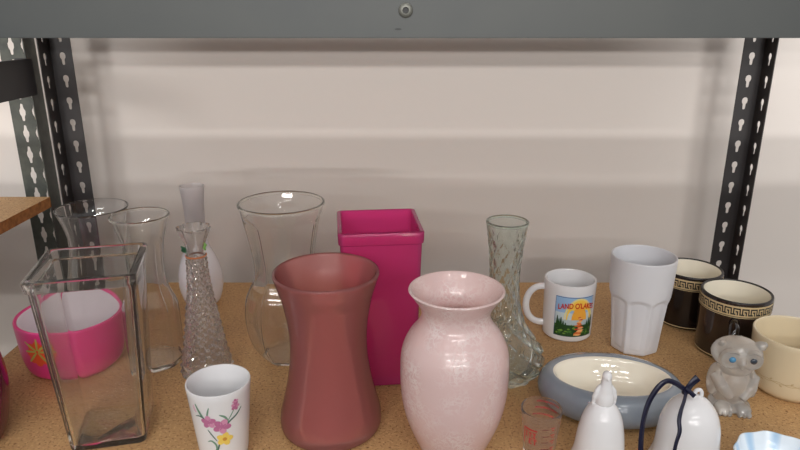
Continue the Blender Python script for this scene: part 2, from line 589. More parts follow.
add_box(bm, XL + 0.005, XR - 0.005, YF + 0.002, YB - 0.04, zt + 0.0005, zt + 0.016)
link('upper_shelf_board', bm, M['board'], unit, smooth=False)
bm = bmesh.new()
add_box(bm, XL, XR, YF - 0.01, YF - 0.008, -0.06, -0.002, bevel=0.0006)
link('lower_beam', bm, M['beam'], unit, smooth=False)

side = tag(empty('shelving_unit', (0, 0, 0)), 'neighbouring shelving unit cut by the left edge, with perforated grey-green post and empty board', 'shelf')
post(side, (-0.6275, 1.158), -1, -1, M['post_green'], kind='lozenge', w=0.062, wy=0.036, phase=0.402)
bm = bmesh.new()                       # its empty board
add_box(bm, -1.7, -0.607, 0.5, 1.088, 0.172, 0.19)
for f in bm.faces:
    f.material_index = 0 if abs(f.normal.z) > 0.5 else 1
bm.normal_update()
for f in bm.faces: f.material_index = 0 if abs(f.normal.z) > 0.5 else 1
link('shelf_board', bm, [M['board'], M['board_edge']], side, smooth=False)
bm = bmesh.new()
add_box(bm, -0.620, -0.614, 0.5, 1.118, 0.361, 0.4215, bevel=0.001)
add_box(bm, -0.640, -0.6205, 1.112, 1.118, 0.361, 0.4215)
link('side_brace', bm, M['brace'], side, smooth=False)


# ------------------------------------------------------------------ turned vases
def bead(o, pr, wall, thick, material):
    """the thick round bead that finishes a glass lip"""
    bm = bmesh.new()
    R_, z = pr[-1][0] - wall * 0.5, pr[-1][1] - thick * 0.3
    add_tube(bm, [(R_ * math.cos(2 * PI * k / 72), R_ * math.sin(2 * PI * k / 72), z) for k in range(72)], thick, n=10, closed=True)
    return link('rim', bm, material, o)


def vase(name, label, cx, base_y, rows, material, wall=0.003, floor_t=0.012, n=64, rotz=0.0, cat='vase', sharp=50, **kw):
    b, prof = outline(cx, base_y, rows)
    bm, pr = vessel_mesh(prof, wall, floor_t, n=n, **kw)
    o = link(name, bm, material, loc=(b.x, b.y, EPS), rotz=rotz, sharp=sharp)
    tag(o, label, cat)
    return o, pr


def zrel(base_cx, base_y, py):
    return height_at(py, at(base_cx, base_y).y)


# back left, behind the square one
vase('glass_vase', 'clear round glass vase with flared rim, tucked behind the square glass vase against the post', 108, 317,
     [(317, 26), (300, 33), (275, 31), (252, 25.5), (236, 25.5), (220, 29.5), (208, 34.5)], M['clear'], wall=0.0018, floor_t=0.006)

PANEL_B = ngon(lambda z, r: r * 0.945 if z < 0.9 * zrel(158, 361, 225) else r, 8, 0.2)
oB, pB = vase('bottle_vase', 'clear panelled bottle vase with long neck, between square glass vase and crystal cone vase', 158, 361,
     [(361, 25), (348, 26.5), (312, 26.8), (301, 25.5), (292, 21.5), (282, 18.4), (265, 17.6), (245, 19.5), (230, 23.5), (216, 28.3)],
     M['clear_grey'], wall=0.0018, floor_t=0.006, n=64, sharp=14, rim=1.8,
     shape=PANEL_B, inner_shape=PANEL_B)
bead(oB, pB, 0.0018, 0.0018, M['clear_grey'])

bud = empty('bud_vase', at(203.5, 303) + Vector((0, 0, EPS)))
tag(bud, 'slim white bud vase with frosted neck and milky ball body, near the wall', 'vase')
b, prof = outline(203.5, 303, [(303, 12), (299, 17), (286, 21), (272, 21), (258, 17), (248, 12.2), (241, 10.2)])
bm, pr = vessel_mesh(prof, 0.002, 0.006, n=48)
link('body', bm, M['milk'], bud)
ztop = pr[-1][1]
b, prof = outline(203.5, 303, [(303, 10.2), (225, 9.6), (205, 10.3), (187, 12.2)])
prof = [(prof[0][0] * 0.95, 0.0)] + [(r, z - ztop) for r, z in prof[1:]]
bm, pr = vessel_mesh(prof, 0.002, 0.004, n=48, foot=0.0008)
link('neck', bm, M['frost_white'], bud, loc=(0, 0, ztop + 0.0012))

# cut crystal cone with a scalloped mouth
b, prof = outline(208, 372, [(372, 23.5), (366, 24.5), (340, 19.5), (315, 15.8), (290, 12), (270, 10.3), (257, 10), (251, 9), (244, 10.2), (236, 13), (228, 16.6)])
z_cut = zrel(208, 372, 258)
z_lip = zrel(208, 372, 246)
def hobnail(a, z, r):
    if 0.004 < z < z_cut:
        k = math.sin(12 * a) * math.sin(z * 2 * PI / 0.011)
        return r * (1 + 0.085 * k + 0.03 * math.cos(6 * a))
    if z >= z_lip:
        return r * (1 + 0.07 * math.cos(8 * a) * (z - z_lip) / (prof[-1][1] - z_lip))
    return r
crystal = empty('crystal_bud_vase', (b.x, b.y, EPS))
tag(crystal, 'cut crystal cone-shaped bud vase with scalloped mouth and green leaf trim', 'vase')
bm, pr = vessel_mesh(prof, 0.003, 0.012, n=96, sub=14, shape=hobnail)
link('body', bm, M['crystal'], crystal, sharp=8)
rn = interp(pr, zrel(208, 372, 255)) + 0.0004
bm = bmesh.new()
add_tube(bm, [(rn * math.cos(2 * PI * k / 32), rn * math.sin(2 * PI * k / 32), zrel(208, 372, 255.5)) for k in range(32)], 0.0009, n=8, closed=True, flat=1.4)
link('trim_band', bm, M['band_orange'], crystal)
def leaf(px, py, material, tilt, L, W):
    z = zrel(208, 372, py)
    x = (px - 194.8) * scale_at(py, b.y)
    bm = bmesh.new()
    add_ball(bm, (x, -0.003, z), (W, 0.0016, L), Matrix.Rotation(tilt, 3, 'Y'), 16)
    for v in bm.verts:
        v.co.x += 0.0012 * math.sin((v.co.z - z) * 900)
    link('leaf', bm, material, crystal)
leaf(184, 249.5, M['holly'], -0.5, 0.0058, 0.0034)
leaf(205, 246, M['holly_light'], 0.15, 0.006, 0.0022)

# large panelled vase
zE = zrel(290, 355, 216)
PANEL_E = ngon(lambda z, r: r * (0.945 if z < zE else min(1.0, 0.945 + (z - zE) * 12)), 8, 0.35)
oE, pE = vase('glass_vase', 'large clear panelled glass vase with thick round rim, behind the coral frosted vase', 290, 355,
     [(355, 25), (345, 32.5), (332, 38.5), (312, 41.5), (295, 40), (285, 36), (277, 31.4), (267, 30.2), (256, 31), (233, 35.3), (214, 40), (203, 42.5)],
     M['clear_grey'], wall=0.0018, floor_t=0.006, n=80, sharp=14,
     shape=PANEL_E, inner_shape=PANEL_E, rim=2.0)
bead(oE, pE, 0.0018, 0.0024, M['clear_grey'])

# coral frosted vase and pink crackled vase
vase('frosted_vase', 'coral pink frosted glass vase with pinched waist, in front of the hot pink square vase', 331.7, 425,
     [(425, 46), (419, 49.6), (408, 49.4), (395, 46), (375, 41.5), (350, 38.5), (325, 39.6), (300, 44.5), (285, 49.5), (273, 53.6)],
     M['coral'], wall=0.0042, floor_t=0.012, n=80, rim=1.3)
vase('crackled_vase', 'pale pink crackle glass urn vase with flared lip, at the front centre of the shelf', 451.8, 456,
     [(456, 24), (449, 29), (438, 35.5), (416, 46), (394, 52), (370, 54), (350, 53.2), (335, 47), (325, 39), (317, 34.6), (308, 35.5), (298, 42), (290, 48.4)],
     M['crackle'], wall=0.0032, floor_t=0.01, n=80)

# diamond quilted bud vase
b, prof = outline(499.5, 372, [(372, 33), (364, 40), (355, 42.5), (347, 40.5), (339, 34.5), (330, 27.5), (320, 22), (305, 17.5), (285, 15), (265, 15.5), (245, 17.5), (230, 20), (222, 21.3)])
zq = prof[-1][1] - 0.016
def quilt(a, z, r):
    if z > zq or z < 0.003: return r
    t = z * 2 * PI / 0.052
    g = min(abs(math.sin(5 * a + t)), abs(math.sin(5 * a - t)))
    return r * (0.925 + 0.095 * min(1.0, g * 1.5))
bm, pr = vessel_mesh(prof, 0.0032, 0.012, n=120, sub=8, shape=quilt)
o = link('bud_vase', bm, M['smoky'], loc=(b.x, b.y, EPS), sharp=60)
bead(o, pr, 0.0032, 0.0020, M['smoky'])
tag(o, 'pale grey glass bud vase with quilted diamond pattern and bulbous base', 'vase')


# ------------------------------------------------------------------ square vases
def square_mesh(base_half, rim_half, height, wall, floor_t, corner, lip=0.0, lip_h=0.012, bow=0.0):
    """tapered square vase with rounded corners and, if asked, a thicker band at the lip"""
    bm = bmesh.new()
    m_ = 6
    def ring(h, z, rc):
        pts = []
        for q, (sx, sy) in enumerate(((1, 1), (-1, 1), (-1, -1), (1, -1))):
            for k in range(m_ + 1):
                a = q * PI / 2 + k * PI / 2 / m_
                pts.append((sx * (h - rc) + rc * math.cos(a), sy * (h - rc) + rc * math.sin(a)))
        return [bm.verts.new((x, y, z)) for x, y in pts]
    def half(z):
        t = z / height
        return base_half + (rim_half - base_half) * t + bow * math.sin(PI * t)
    seq = [(base_half - 0.003, 0, corner * 0.7), (base_half - 0.0008, 0.0012, corner * 0.9), (half(0.004), 0.004, corner)]
    zl = height - lip_h
    for k in range(1, 9):
        z = 0.004 + (zl - 0.004) * k / 8
        seq.append((half(z), z, corner))
    if lip:
        seq += [(half(zl) + lip * 0.8, zl + 0.0015, corner), (half(zl) + lip, zl + 0.004, corner)]
    seq += [(half(height) + lip, height - 0.0015, corner), (half(height) + lip - 0.0008, height - 0.0002, corner),
            (half(height) - wall * 0.5, height + 0.0004, corner * 0.8), (half(height) - wall * 0.9, height - 0.0006, corner * 0.7)]
    for k in range(8, -1, -1):
        z = floor_t + (height - 0.004 - floor_t) * k / 8
        seq.append((half(z) - wall, z, max(0.003, corner * 0.7)))
    seq.append((half(floor_t) - wall - 0.003, floor_t - 0.001, max(0.002, corner * 0.5)))
    rings = [ring(*s) for s in seq]
    L = len(rings[0])
    for A, B in zip(rings, rings[1:]):
        for k in range(L): bm.faces.new((A[k], A[(k + 1) % L], B[(k + 1) % L], B[k]))
    bm.faces.new(list(reversed(rings[0])))
    bm.faces.new(rings[-1])
    return bm


bm = square_mesh(0.0425, 0.0545, 0.221, 0.0052, 0.008, 0.009, lip=0.003, lip_h=0.014)
o = link('square_vase', bm, M['clear_grey'], loc=(-0.3555, 0.694, EPS), rotz=math.radians(13.5), sharp=35)
tag(o, 'tall clear square glass vase tapering to its base, standing before the pink pot', 'vase')
bm = square_mesh(0.0468, 0.0535, 0.2255, 0.0036, 0.012, 0.007, lip=0.0022, lip_h=0.017)
o = link('square_vase', bm, M['hot_pink'], loc=(-0.029, 0.8345, EPS), rotz=math.radians(6), sharp=35)
tag(o, 'hot pink square glass vase with banded rim, behind coral and pale pink vases', 'vase')


# ------------------------------------------------------------------ printing wrapped round a wall
class Decal:
    """flat shapes (s along the wall, z up, in metres) wrapped round a turned outline"""
    def __init__(self, prof, phi, lift=0.0004):
        self.bm, self.prof, self.phi, self.lift, self.mats = bmesh.new(), prof, phi, lift, []
    def mi(self, m):
        if m not in self.mats: self.mats.append(m)
        return self.mats.index(m)
    def pt(self, s, z, up=0.0):
        r = interp(self.prof, z) + self.lift + up
        a = self.phi + s / interp(self.prof, z)
        return self.bm.verts.new((r * math.cos(a), r * math.sin(a), z))
    def poly(self, pts, m, up=0.0):
        f = self.bm.faces.new([self.pt(s, z, up) for s, z in pts])
        f.material_index = self.mi(m)
    def rect(self, s0, s1, z0, z1, m, up=0.0, nx=None, nz=1):
        nx = nx or max(1, int(abs(s1 - s0) / 0.003))
        for i in range(nx):
            for j in range(nz):
                a, b2 = s0 + (s1 - s0) * i / nx, s0 + (s1 - s0) * (i + 1) / nx
                c2, d2 = z0 + (z1 - z0) * j / nz, z0 + (z1 - z0) * (j + 1) / nz
                self.poly([(a, c2), (b2, c2), (b2, d2), (a, d2)], m, up)
    def blob(self, s, z, rx, rz, m, up=0.0, n=12, wob=0.0, rot=0.0):
        pts = []
        for k in range(n):
            a = 2 * PI * k / n
            q = 1 + wob * math.cos(5 * a)
            x, y = rx * q * math.cos(a), rz * q * math.sin(a)
            pts.append((s + x * math.cos(rot) - y * math.sin(rot), z + x * math.sin(rot) + y * math.cos(rot)))
        self.poly(pts, m, up)
    def stroke(self, pts, w, m, up=0.0, taper=True):
        N = len(pts)
        L, R = [], []
        for i, (x, y) in enumerate(pts):
            a, b2 = pts[max(i - 1, 0)], pts[min(i + 1, N - 1)]
            dx, dy = b2[0] - a[0], b2[1] - a[1]
            l = math.hypot(dx, dy) or 1
            ww = w * (0.35 + 0.65 * math.sin(PI * (i + 0.5) / N)) if taper else w
            L.append((x - dy / l * ww / 2, y + dx / l * ww / 2)); R.append((x + dy / l * ww / 2, y - dx / l * ww / 2))
        for i in range(N - 1):
            self.poly([R[i], R[i + 1], L[i + 1], L[i]], m, up)
    def text(self, body, s, z, size, m, up=0.0, arc=0.0, xs=1.0):
        cu = bpy.data.curves.new('lettering', 'FONT')
        cu.body, cu.size, cu.align_x = body, size, 'CENTER'
        cu.offset = size * 0.02
        ob = bpy.data.objects.new('lettering', cu)
        C.objects.link(ob)
        me = bpy.data.meshes.new_from_object(ob.evaluated_get(bpy.context.evaluated_depsgraph_get()))
        k = self.mi(m)
        vs = [self.pt(s + v.co.x * xs, z + v.co.y - arc * v.co.x ** 2, up) for v in me.vertices]
        for p in me.polygons:
            try: self.bm.faces.new([vs[i] for i in p.vertices]).material_index = k
            except ValueError: pass
        bpy.data.objects.remove(ob)
    def done(self, name, parent):
        return link(name, self.bm, self.mats, parent, smooth=False, normals=False)


def facing(b, turn=0.0):
    """angle on a turned thing that looks at the camera, turned to the right by so many degrees"""
    return math.atan2(-b.y, -b.x) + math.radians(turn)


# ------------------------------------------------------------------ mugs and cups
# white mug with a lake picture
b, prof = outline(566, 332, [(332, 23.6), (305, 24.6), (279, 25.6)])
mug = empty('mug', (b.x, b.y, EPS))
tag(mug, 'white mug with a lake sunset picture and LAND O\'LAKES lettering', 'mug')
bm, pr = vessel_mesh(prof, 0.0042, 0.006, n=64, sub=4, foot=0.003)
link('body', bm, M['porcelain'], mug)
r0, ht = pr[len(pr) // 2][0], pr[-1][1]
bm = bmesh.new()
hp = []
for k in range(17):
    a = -PI / 2 + PI * k / 16
    hp.append((-(r0 - 0.002) - 0.030 * math.cos(a) ** 0.75 if abs(math.cos(a)) > 1e-6 else -(r0 - 0.002), 0, ht * 0.52 + ht * 0.34 * math.sin(a)))
add_tube(bm, hp, 0.0055, n=12, flat=0.75, up=Vector((0, 1, 0)))
link('handle', bm, M['porcelain'], mug, rotz=math.radians(-4))
d = Decal(pr, facing(b, 9))
W0, W1, Z0, Z1 = -0.0255, 0.0360, ht * 0.12, ht * 0.84
def zz(t): return Z0 + (Z1 - Z0) * t
d.rect(W0, W1, zz(0), zz(1), M['sky_blue'], nx=26)
d.rect(W0, W1, zz(0.42), zz(0.60), M['sky_pale'], 0.00006, nx=24)
for rx, rz, c in ((0.0235, 0.56, 'sun_pale'), (0.0205, 0.52, 'sun_yellow'), (0.012, 0.36, 'sun_deep')):     # the low sun, half behind the water
    pts = [(0.012 + rx * math.cos(PI * k / 14), zz(0.42) + (Z1 - Z0) * min(rz, 0.56) * math.sin(PI * k / 14)) for k in range(15)]
    for k in range(14): d.poly([(0.012, zz(0.42)), pts[k], pts[k + 1]], M[c], {'sun_pale': 0.0005, 'sun_yellow': 0.0006, 'sun_deep': 0.0007}[c])
d.rect(W0, W1, zz(0.27), zz(0.43), M['lake'], 0.0008, nx=26)
d.rect(W0, W1, zz(0), zz(0.30), M['tree_dark'], 0.0009, nx=26)
for i in range(60):
    s = W0 + 0.002 + (W1 - W0 - 0.004) * random.random()
    d.blob(s, zz(0.03 + 0.27 * random.random()), 0.0014 + 0.0014 * random.random(), 0.0011 + 0.0011 * random.random(),
           random.choice([M['tree_mid'], M['grass'], M['tree_dark']]), 0.001 + 0.00001 * i, n=9, wob=0.2)
for s, h_ in ((-0.0205, 0.52), (-0.0178, 0.44), (-0.0150, 0.49), (-0.0115, 0.40), (-0.008, 0.36), (0.025, 0.40), (0.029, 0.47), (0.033, 0.52)):
    d.poly([(s - 0.0024, zz(0.22)), (s + 0.0024, zz(0.22)), (s + 0.0005, zz(h_)), (s - 0.0005, zz(h_))], M['tree_dark'], 0.0017)
for i in range(16):                       # the sun's path over the water, in broken dabs
    t = i / 15
    c = random.choice(['glow', 'glow_pale', 'flower_red', 'glow'])
    d.blob(0.012 + (random.random() - 0.5) * 0.006, zz(0.50 - 0.44 * t), 0.0026 + 0.0034 * t, 0.0014, M[c], 0.0018 + 0.00002 * i, n=10, wob=0.1)
for (a0, a1, b0, b1) in ((W0, W1, 0, 0.012), (W0, W1, 0.985, 1.0)):
    d.rect(a0, a1, zz(b0), zz(b1), M['line_blue'], 0.0009, nx=20)
for s in (W0, W1 - 0.0006): d.rect(s, s + 0.0006, zz(0), zz(1), M['line_blue'], 0.0009, nx=1, nz=4)
d.text("LAND O'LAKES", 0.0070, zz(0.735), 0.0125, M['lettering'], 0.0022, arc=2.0, xs=0.66)
d.done('printed_picture', mug)

# white faceted tumbler
zK0, zK1 = zrel(632.5, 346, 346), zrel(632.5, 346, 291)
def tumbler_ap(z, r):
    t = max(0.0, min(1.0, (z - zK1 + 0.012) / 0.012))
    return r * (0.905 + 0.095 * t * t) if z < zK1 else r * 2
vase('tumbler', 'tall plain white tumbler with arched flat panels, beside the lake picture mug', 633.2, 346,
     [(346, 23.6), (320, 26.2), (293, 29.2), (275, 30.6), (256, 31.6)], M['matte_white'], wall=0.0028, floor_t=0.008, n=128, cat='tumbler', sub=16, sharp=16,
     shape=ngon(tumbler_ap, 8, math.radians(4)))

KEY = ["######.", "#....#.", "#.##.#.", "#..#.#.", "##.#.##"]
def greek_mug(label, cx, by, rows, handle_deg, body_mat, key_phase):
    b, prof = outline(cx, by, rows)
    root = empty('mug', (b.x, b.y, EPS))
    tag(root, label, 'mug', 'black mugs with greek key bands')
    bm, pr = vessel_mesh(prof, 0.004, 0.006, n=64, sub=4, foot=0.003, inner_mat=1, lip_mat=2)
    link('body', bm, [body_mat, M['cream'], M['key_black']], root)
    ht = pr[-1][1]
    d = Decal(pr, 0.0)
    r = interp(pr, ht * 0.88)
    N = 27                                       # key units round the wall
    zb0, zb1 = ht - 0.0215, ht - 0.0035
    d.rect(0, 2 * PI * r, zb0, zb1, M['key_cream'], nx=72)
    u = 2 * PI * r / N / 7
    hgt = (zb1 - zb0) * 0.60
    for i in range(N):
        for j, row in enumerate(KEY):
            for k, ch in enumerate(row):
                if ch == '#':
                    z0 = zb0 + 0.0045 + hgt * (4 - j) / 5
                    d.rect((i * 7 + k) * u + key_phase, (i * 7 + k + 1) * u + key_phase, z0, z0 + hgt / 5, M['key_black'], 0.0002, nx=1)
    d.rect(0, 2 * PI * r, zb0 + 0.0012, zb0 + 0.0022, M['key_black'], 0.0002, nx=72)
    d.done('greek_key_band', root)
    d = Decal(pr, 0.0, 0.0003)
    d.rect(0, 2 * PI * r, 0.004, 0.0056, M['key_cream'], nx=72)
    d.done('foot_band', root)
    bm = bmesh.new()
    hp = []
    rr = interp(pr, ht * 0.4)
    for k in range(17):
        a = -PI / 2 + PI * k / 16
        hp.append((rr - 0.002 + 0.026 * max(0.0, math.cos(a)) ** 0.7, 0, ht * 0.42 + ht * 0.28 * math.sin(a)))
    add_tube(bm, hp, 0.006, n=12, flat=1.2, up=Vector((0, 1, 0)))
    link('handle', bm, body_mat, root, rotz=math.radians(handle_deg))
    return root
greek_mug('black mug with greek key band, half hidden behind the white faceted tumbler', 684, 319,
          [(319, 27.8), (295, 28.8), (269, 29.6)], 60, M['dark_glaze'], 0.001)
greek_mug('brown-black mug with greek key band and its handle forward, behind the glass owl', 727, 349,
          [(349, 30.6), (320, 32), (292, 33)], math.degrees(facing(at(727, 349))) + 4, M['black_glaze'], 0.0)

# beige mug at the right edge
b, prof = outline(787, 388, [(388, 30), (380, 34.5), (360, 38), (334, 40.5)])
big = empty('wide_mug', (b.x, b.y, EPS))
tag(big, 'wide beige mug with a thin vine line, cut by the right edge behind the owl', 'mug')
bm, pr = vessel_mesh(prof, 0.0038, 0.007, n=64, sub=5, foot=0.003)
link('body', bm, M['beige'], big)
ht = pr[-1][1]
d = Decal(pr, facing(b), 0.0003)
for (ph, amp) in ((0, 0.0016), (PI, 0.0012)):
    d.stroke([(-0.075 + 0.0025 * k, ht * 0.34 + amp * math.sin(k * 0.55 + ph)) for k in range(61)], 0.0007, M['vine'], taper=False)
for k in range(12):
    d.blob(-0.07 + 0.0125 * k, ht * 0.34 + 0.0032 * (-1) ** k, 0.002, 0.0009, M['vine'], 0.0001, rot=0.6 * (-1) ** k)
d.done('vine_line', big)
bm = bmesh.new()
hp = []
rr = interp(pr, ht * 0.5)
for k in range(17):
    a = -PI / 2 + PI * k / 16
    hp.append((rr - 0.003 + 0.028 * max(0.0, math.cos(a)) ** 0.7, 0, ht * 0.46 + ht * 0.3 * math.sin(a)))
add_tube(bm, hp, 0.0055, n=12, flat=1.2, up=Vector((0, 1, 0)))
link('handle', bm, M['beige'], big, rotz=math.radians(-52))

# flowered cup at the front
b, prof = outline(225, 452, [(452, 23.2), (415, 27.8), (381, 31.8)])
cup = empty('flowered_cup', (b.x, b.y, EPS))
tag(cup, 'small white porcelain cup printed with pink and yellow flowers', 'cup')
bm, pr = vessel_mesh(prof, 0.0022, 0.005, n=64, sub=4, foot=0.002)
o = link('body', bm, M['porcelain'], cup)
ht = pr[-1][1]
d = Decal(pr, facing(b), 0.0003)
s_ = scale_at(415, b.y)
def fp(px, py):          # place on the front of the cup
    return ((px - 224.0) * s_ * 1.02, zrel(225, 415, py) if False else height_at(py, b.y - 0.028))
def curve(*pts):
    return [fp(x, y) for x, y in catmull([tuple(map(float, p)) for p in pts], 5)]
for pts, w, m in (
    (((199, 403), (203, 411), (208, 418)), 0.0028, 'leaf'), (((213, 405), (211, 412), (211, 417)), 0.0018, 'leaf'),
    (((198, 416), (203, 415), (208, 417)), 0.0016, 'leaf_dark'), (((210, 428), (214, 434), (218, 440)), 0.0015, 'leaf_dark'),
    (((222, 413), (227, 416), (230, 422)), 0.0026, 'leaf'), (((244, 411), (238, 417), (230, 422), (226, 428)), 0.0022, 'leaf_dark'),
    (((237, 409), (233, 415), (229, 421)), 0.0012, 'leaf'), (((221, 440), (219, 446), (217, 452)), 0.0018, 'leaf_dark'),
    (((209, 441), (213, 440), (217, 445), (216, 453)), 0.0022, 'leaf'), (((196, 405), (197, 409), (199, 412)), 0.0018, 'petal')):
    d.stroke(curve(*pts), w, M[m], 0.0001)
def flower(px, py, r, m, centre, up):
    s, z = fp(px, py)
    for k in range(5):
        a = 2 * PI * k / 5 + px
        d.blob(s + r * 0.55 * math.cos(a), z + r * 0.55 * math.sin(a), r * 0.55, r * 0.42, M[m if k % 2 else (m + '_deep' if m + '_deep' in M else m)], up + 0.00003 * k, n=10, rot=a)
    d.blob(s, z, r * 0.28, r * 0.28, M[centre], up + 0.0003)
flower(211.5, 420, 0.0080, 'petal', 'petal_deep', 0.0002)
flower(223.5, 425, 0.0092, 'petal', 'petal_deep', 0.0004)
flower(225, 438.5, 0.0085, 'yellow', 'gold', 0.0003)
flower(237.5, 408, 0.0050, 'petal', 'petal_deep', 0.0002)
flower(238, 403.5, 0.0036, 'petal', 'petal', 0.0002)
d.done('flower_print', cup)

# measuring glass with red print
b, prof = outline(538.5, 453, [(453, 15.2), (430, 17.9), (408.5, 20.6)])
shot = empty('measuring_glass', (b.x, b.y, EPS))
tag(shot, 'small clear measuring glass with red printed markings, before the grey oval bowl', 'glass')
bm, pr = vessel_mesh(prof, 0.0016, 0.006, n=48, sub=4, foot=0.001)
link('body', bm, M['shot'], shot)
ht = pr[-1][1]
d = Decal(pr, facing(b), 0.0003)
GL = {'1': ["#", "#", "#", "#", "#"], 'I': ["###", ".#.", ".#.", ".#.", "###"], 'T': ["###", ".#.", ".#.", ".#.", ".#."],
      'E': ["###", "#..", "##.", "#..", "###"], 'L': ["#..", "#..", "#..", "#..", "###"]}
def glyphs(word, s, z, u, m):
    for ch in word:
        g = GL[ch]
        for j, row in enumerate(g):
            for k, c_ in enumerate(row):
                if c_ == '#': d.rect(s + k * u, s + (k + 1) * u, z + (4 - j) * u * 1.15, z + (5 - j) * u * 1.15, m, nx=1)
        s += (len(g[0]) + 1) * u
glyphs('ITI', -0.0180, ht * 0.53, 0.00125, M['red_print'])
glyphs('ET', -0.0125, ht * 0.38, 0.00135, M['red_print'])
d.rect(-0.0200, -0.0030, ht * 0.69, ht * 0.725, M['red_print'])
d.rect(-0.0205, -0.0190, ht * 0.34, ht * 0.70, M['red_print'], nx=1)
for k, t in enumerate((0.76, 0.60, 0.46, 0.30)):
    d.rect(0.002, 0.010 + 0.001 * (k % 2), ht * t, ht * t + 0.0011, M['dark_red_print'])
    d.rect(0.012, 0.0175, ht * t + 0.0012, ht * t + 0.0025, M['red_print'])
    d.rect(0.0135, 0.0165, ht * t - 0.0018, ht * t - 0.0005, M['red_print'])
for t in (0.93, 0.80, 0.66):                      # the rows on the far side, seen through the glass
    s = 0.050
    while s < 0.078:
        w = 0.0012 + 0.0012 * random.random()
        d.rect(s, s + w, ht * t - 0.0022, ht * t, M['red_print'], nx=1)
        s += w + 0.0006
for s in (-0.030, -0.026, 0.026, 0.030):
    d.rect(s, s + 0.0018, ht * 0.80, ht * 0.83, M['red_print'], nx=1)
d.done('red_markings', shot)

# ------------------------------------------------------------------ pink pot and maroon vase
b, prof = outline(78, 361, [(361, 39), (354, 44), (340, 47.5), (313, 50)])
pot = empty('pink_pot', (b.x, b.y, EPS))
tag(pot, 'round bright pink pot with white inside and orange flower, behind the square glass vase', 'pot')
bm, pr = vessel_mesh(prof, 0.005, 0.008, n=64, sub=5, foot=0.003, inner_mat=1)
link('body', bm, [M['pot_pink'], M['pot_white']], pot)
d = Decal(pr, facing(b), 0.0004)
ht = pr[-1][1]
fs, fz = -0.050, ht * 0.68
for k in range(8):
    a = 2 * PI * k / 8
    d.blob(fs + 0.009 * math.cos(a), fz - 0.004 + 0.010 * math.sin(a), 0.010, 0.007, M['orange'], 0.00004 * k, rot=a)
for x, z in ((-0.019, 0.013), (-0.02, -0.002), (-0.015, -0.018), (0.001, 0.02), (0.014, 0.012), (0.019, 0.0), (0.012, -0.016)):
    d.stroke([(fs + x * t, fz + z * t) for t in (0.1, 0.4, 0.7, 1.0)], 0.0034, M['green_paint'], 0.0006)
d.done('flower_decoration', pot)

b, prof = outline(-35, 442, [(442, 34), (425, 42), (392, 48.5), (362, 46), (336, 38), (314, 27), (304, 29)])
bm, pr = vessel_mesh(prof, 0.003, 0.008, n=56)
o = link('round_vase', bm, M['maroon'], loc=(b.x, b.y, EPS))
tag(o, 'round maroon vase mostly outside the left edge of the frame', 'vase')

# ------------------------------------------------------------------ grey oval bowl
bx, by_ = 0.2745, 0.745
A_, B_ = 0.0722, 0.0515
rows_ = [  # offset from the opening's edge, height, slot
    (-0.022, 0.0, 0), (-0.004, 0.0, 0), (0.0095, 0.0035, 0), (0.0165, 0.010, 0), (0.0200, 0.018, 0), (0.0205, 0.026, 0), (0.0185, 0.034, 0), (0.0135, 0.041, 0),
    (0.0065, 0.0452, 0), (0.0022, 0.0458, 0), (0.0, 0.0448, 1), (-0.0015, 0.042, 1), (-0.004, 0.036, 1), (-0.008, 0.027, 1), (-0.014, 0.018, 1), (-0.022, 0.0125, 1), (-0.034, 0.0105, 1)]
bm = bmesh.new()
rings = []
n = 96
for o_, z, s in rows_:
    q_ = 1.0 if (s == 1 or abs(o_ - 0.0022) < 1e-6) else 0.45 if abs(o_ - 0.0065) < 1e-6 else 0.0      # the opening sits a little forward
    rings.append([bm.verts.new(((A_ + o_) * math.cos(2 * PI * k / n), (B_ - 0.0055 * q_ + o_) * math.sin(2 * PI * k / n) - 0.0045 * q_, z)) for k in range(n)])
for i in range(len(rings) - 1):
    for k in range(n):
        bm.faces.new((rings[i][k], rings[i][(k + 1) % n], rings[i + 1][(k + 1) % n], rings[i + 1][k])).material_index = rows_[i + 1][2]
bm.faces.new(list(reversed(rings[0])))
bm.faces.new(rings[-1]).material_index = 1
o = link('oval_bowl', bm, [M['stoneware'], M['cream']], loc=(bx, by_, EPS), rotz=math.radians(-8))
tag(o, 'low oval grey-blue glazed bowl with cream inside, behind the two white bells', 'bowl')

# ------------------------------------------------------------------ bells
def bell_mesh(cx, by, rows, wall=0.0026, n=56, flute=0.0):
    """hollow dome open below"""
    b, prof = outline(cx, by, rows)
    pr = catmull(prof, 5)
    bm = bmesh.new()
    inner = [(max(0.0015, r - wall), max(0.0, z - wall * (i / len(pr)))) for i, (r, z) in enumerate(pr)]
    seq = [(max(0.001, pr[-1][0] * 0.3), pr[-1][1] + 0.0004)] + list(reversed(pr)) + inner
    rings = []
    for r, z in seq:
        rings.append([bm.verts.new((q * math.cos(2 * PI * k / n), q * math.sin(2 * PI * k / n), z)) for k in range(n)
                      for q in [r * (1 + flute * max(0, 1 - z / (pr[-1][1] * 0.35)) * math.cos(10 * 2 * PI * k / n))]])
    for A, B in zip(rings, rings[1:]):
        for k in range(n): bm.faces.new((A[k], A[(k + 1) % n], B[(k + 1) % n], B[k]))
    bm.faces.new(rings[0]); bm.faces.new(rings[-1])
    return b, bm, pr


def fuse(bm, voxel, smooth_it=6):
    """melt overlapping solids into one skin"""
    me = bpy.data.meshes.new('melt')
    bm.to_mesh(me); bm.free()
    ob = bpy.data.objects.new('melt', me)
    C.objects.link(ob)
    m = ob.modifiers.new('r', 'REMESH'); m.mode = 'VOXEL'; m.voxel_size = voxel
    s = ob.modifiers.new('s', 'SMOOTH'); s.iterations = smooth_it; s.factor = 0.5
    res = bpy.data.meshes.new_from_object(ob.evaluated_get(bpy.context.evaluated_depsgraph_get()))
    bpy.data.objects.remove(ob)
    out = bmesh.new()
    out.from_mesh(res)
    return out


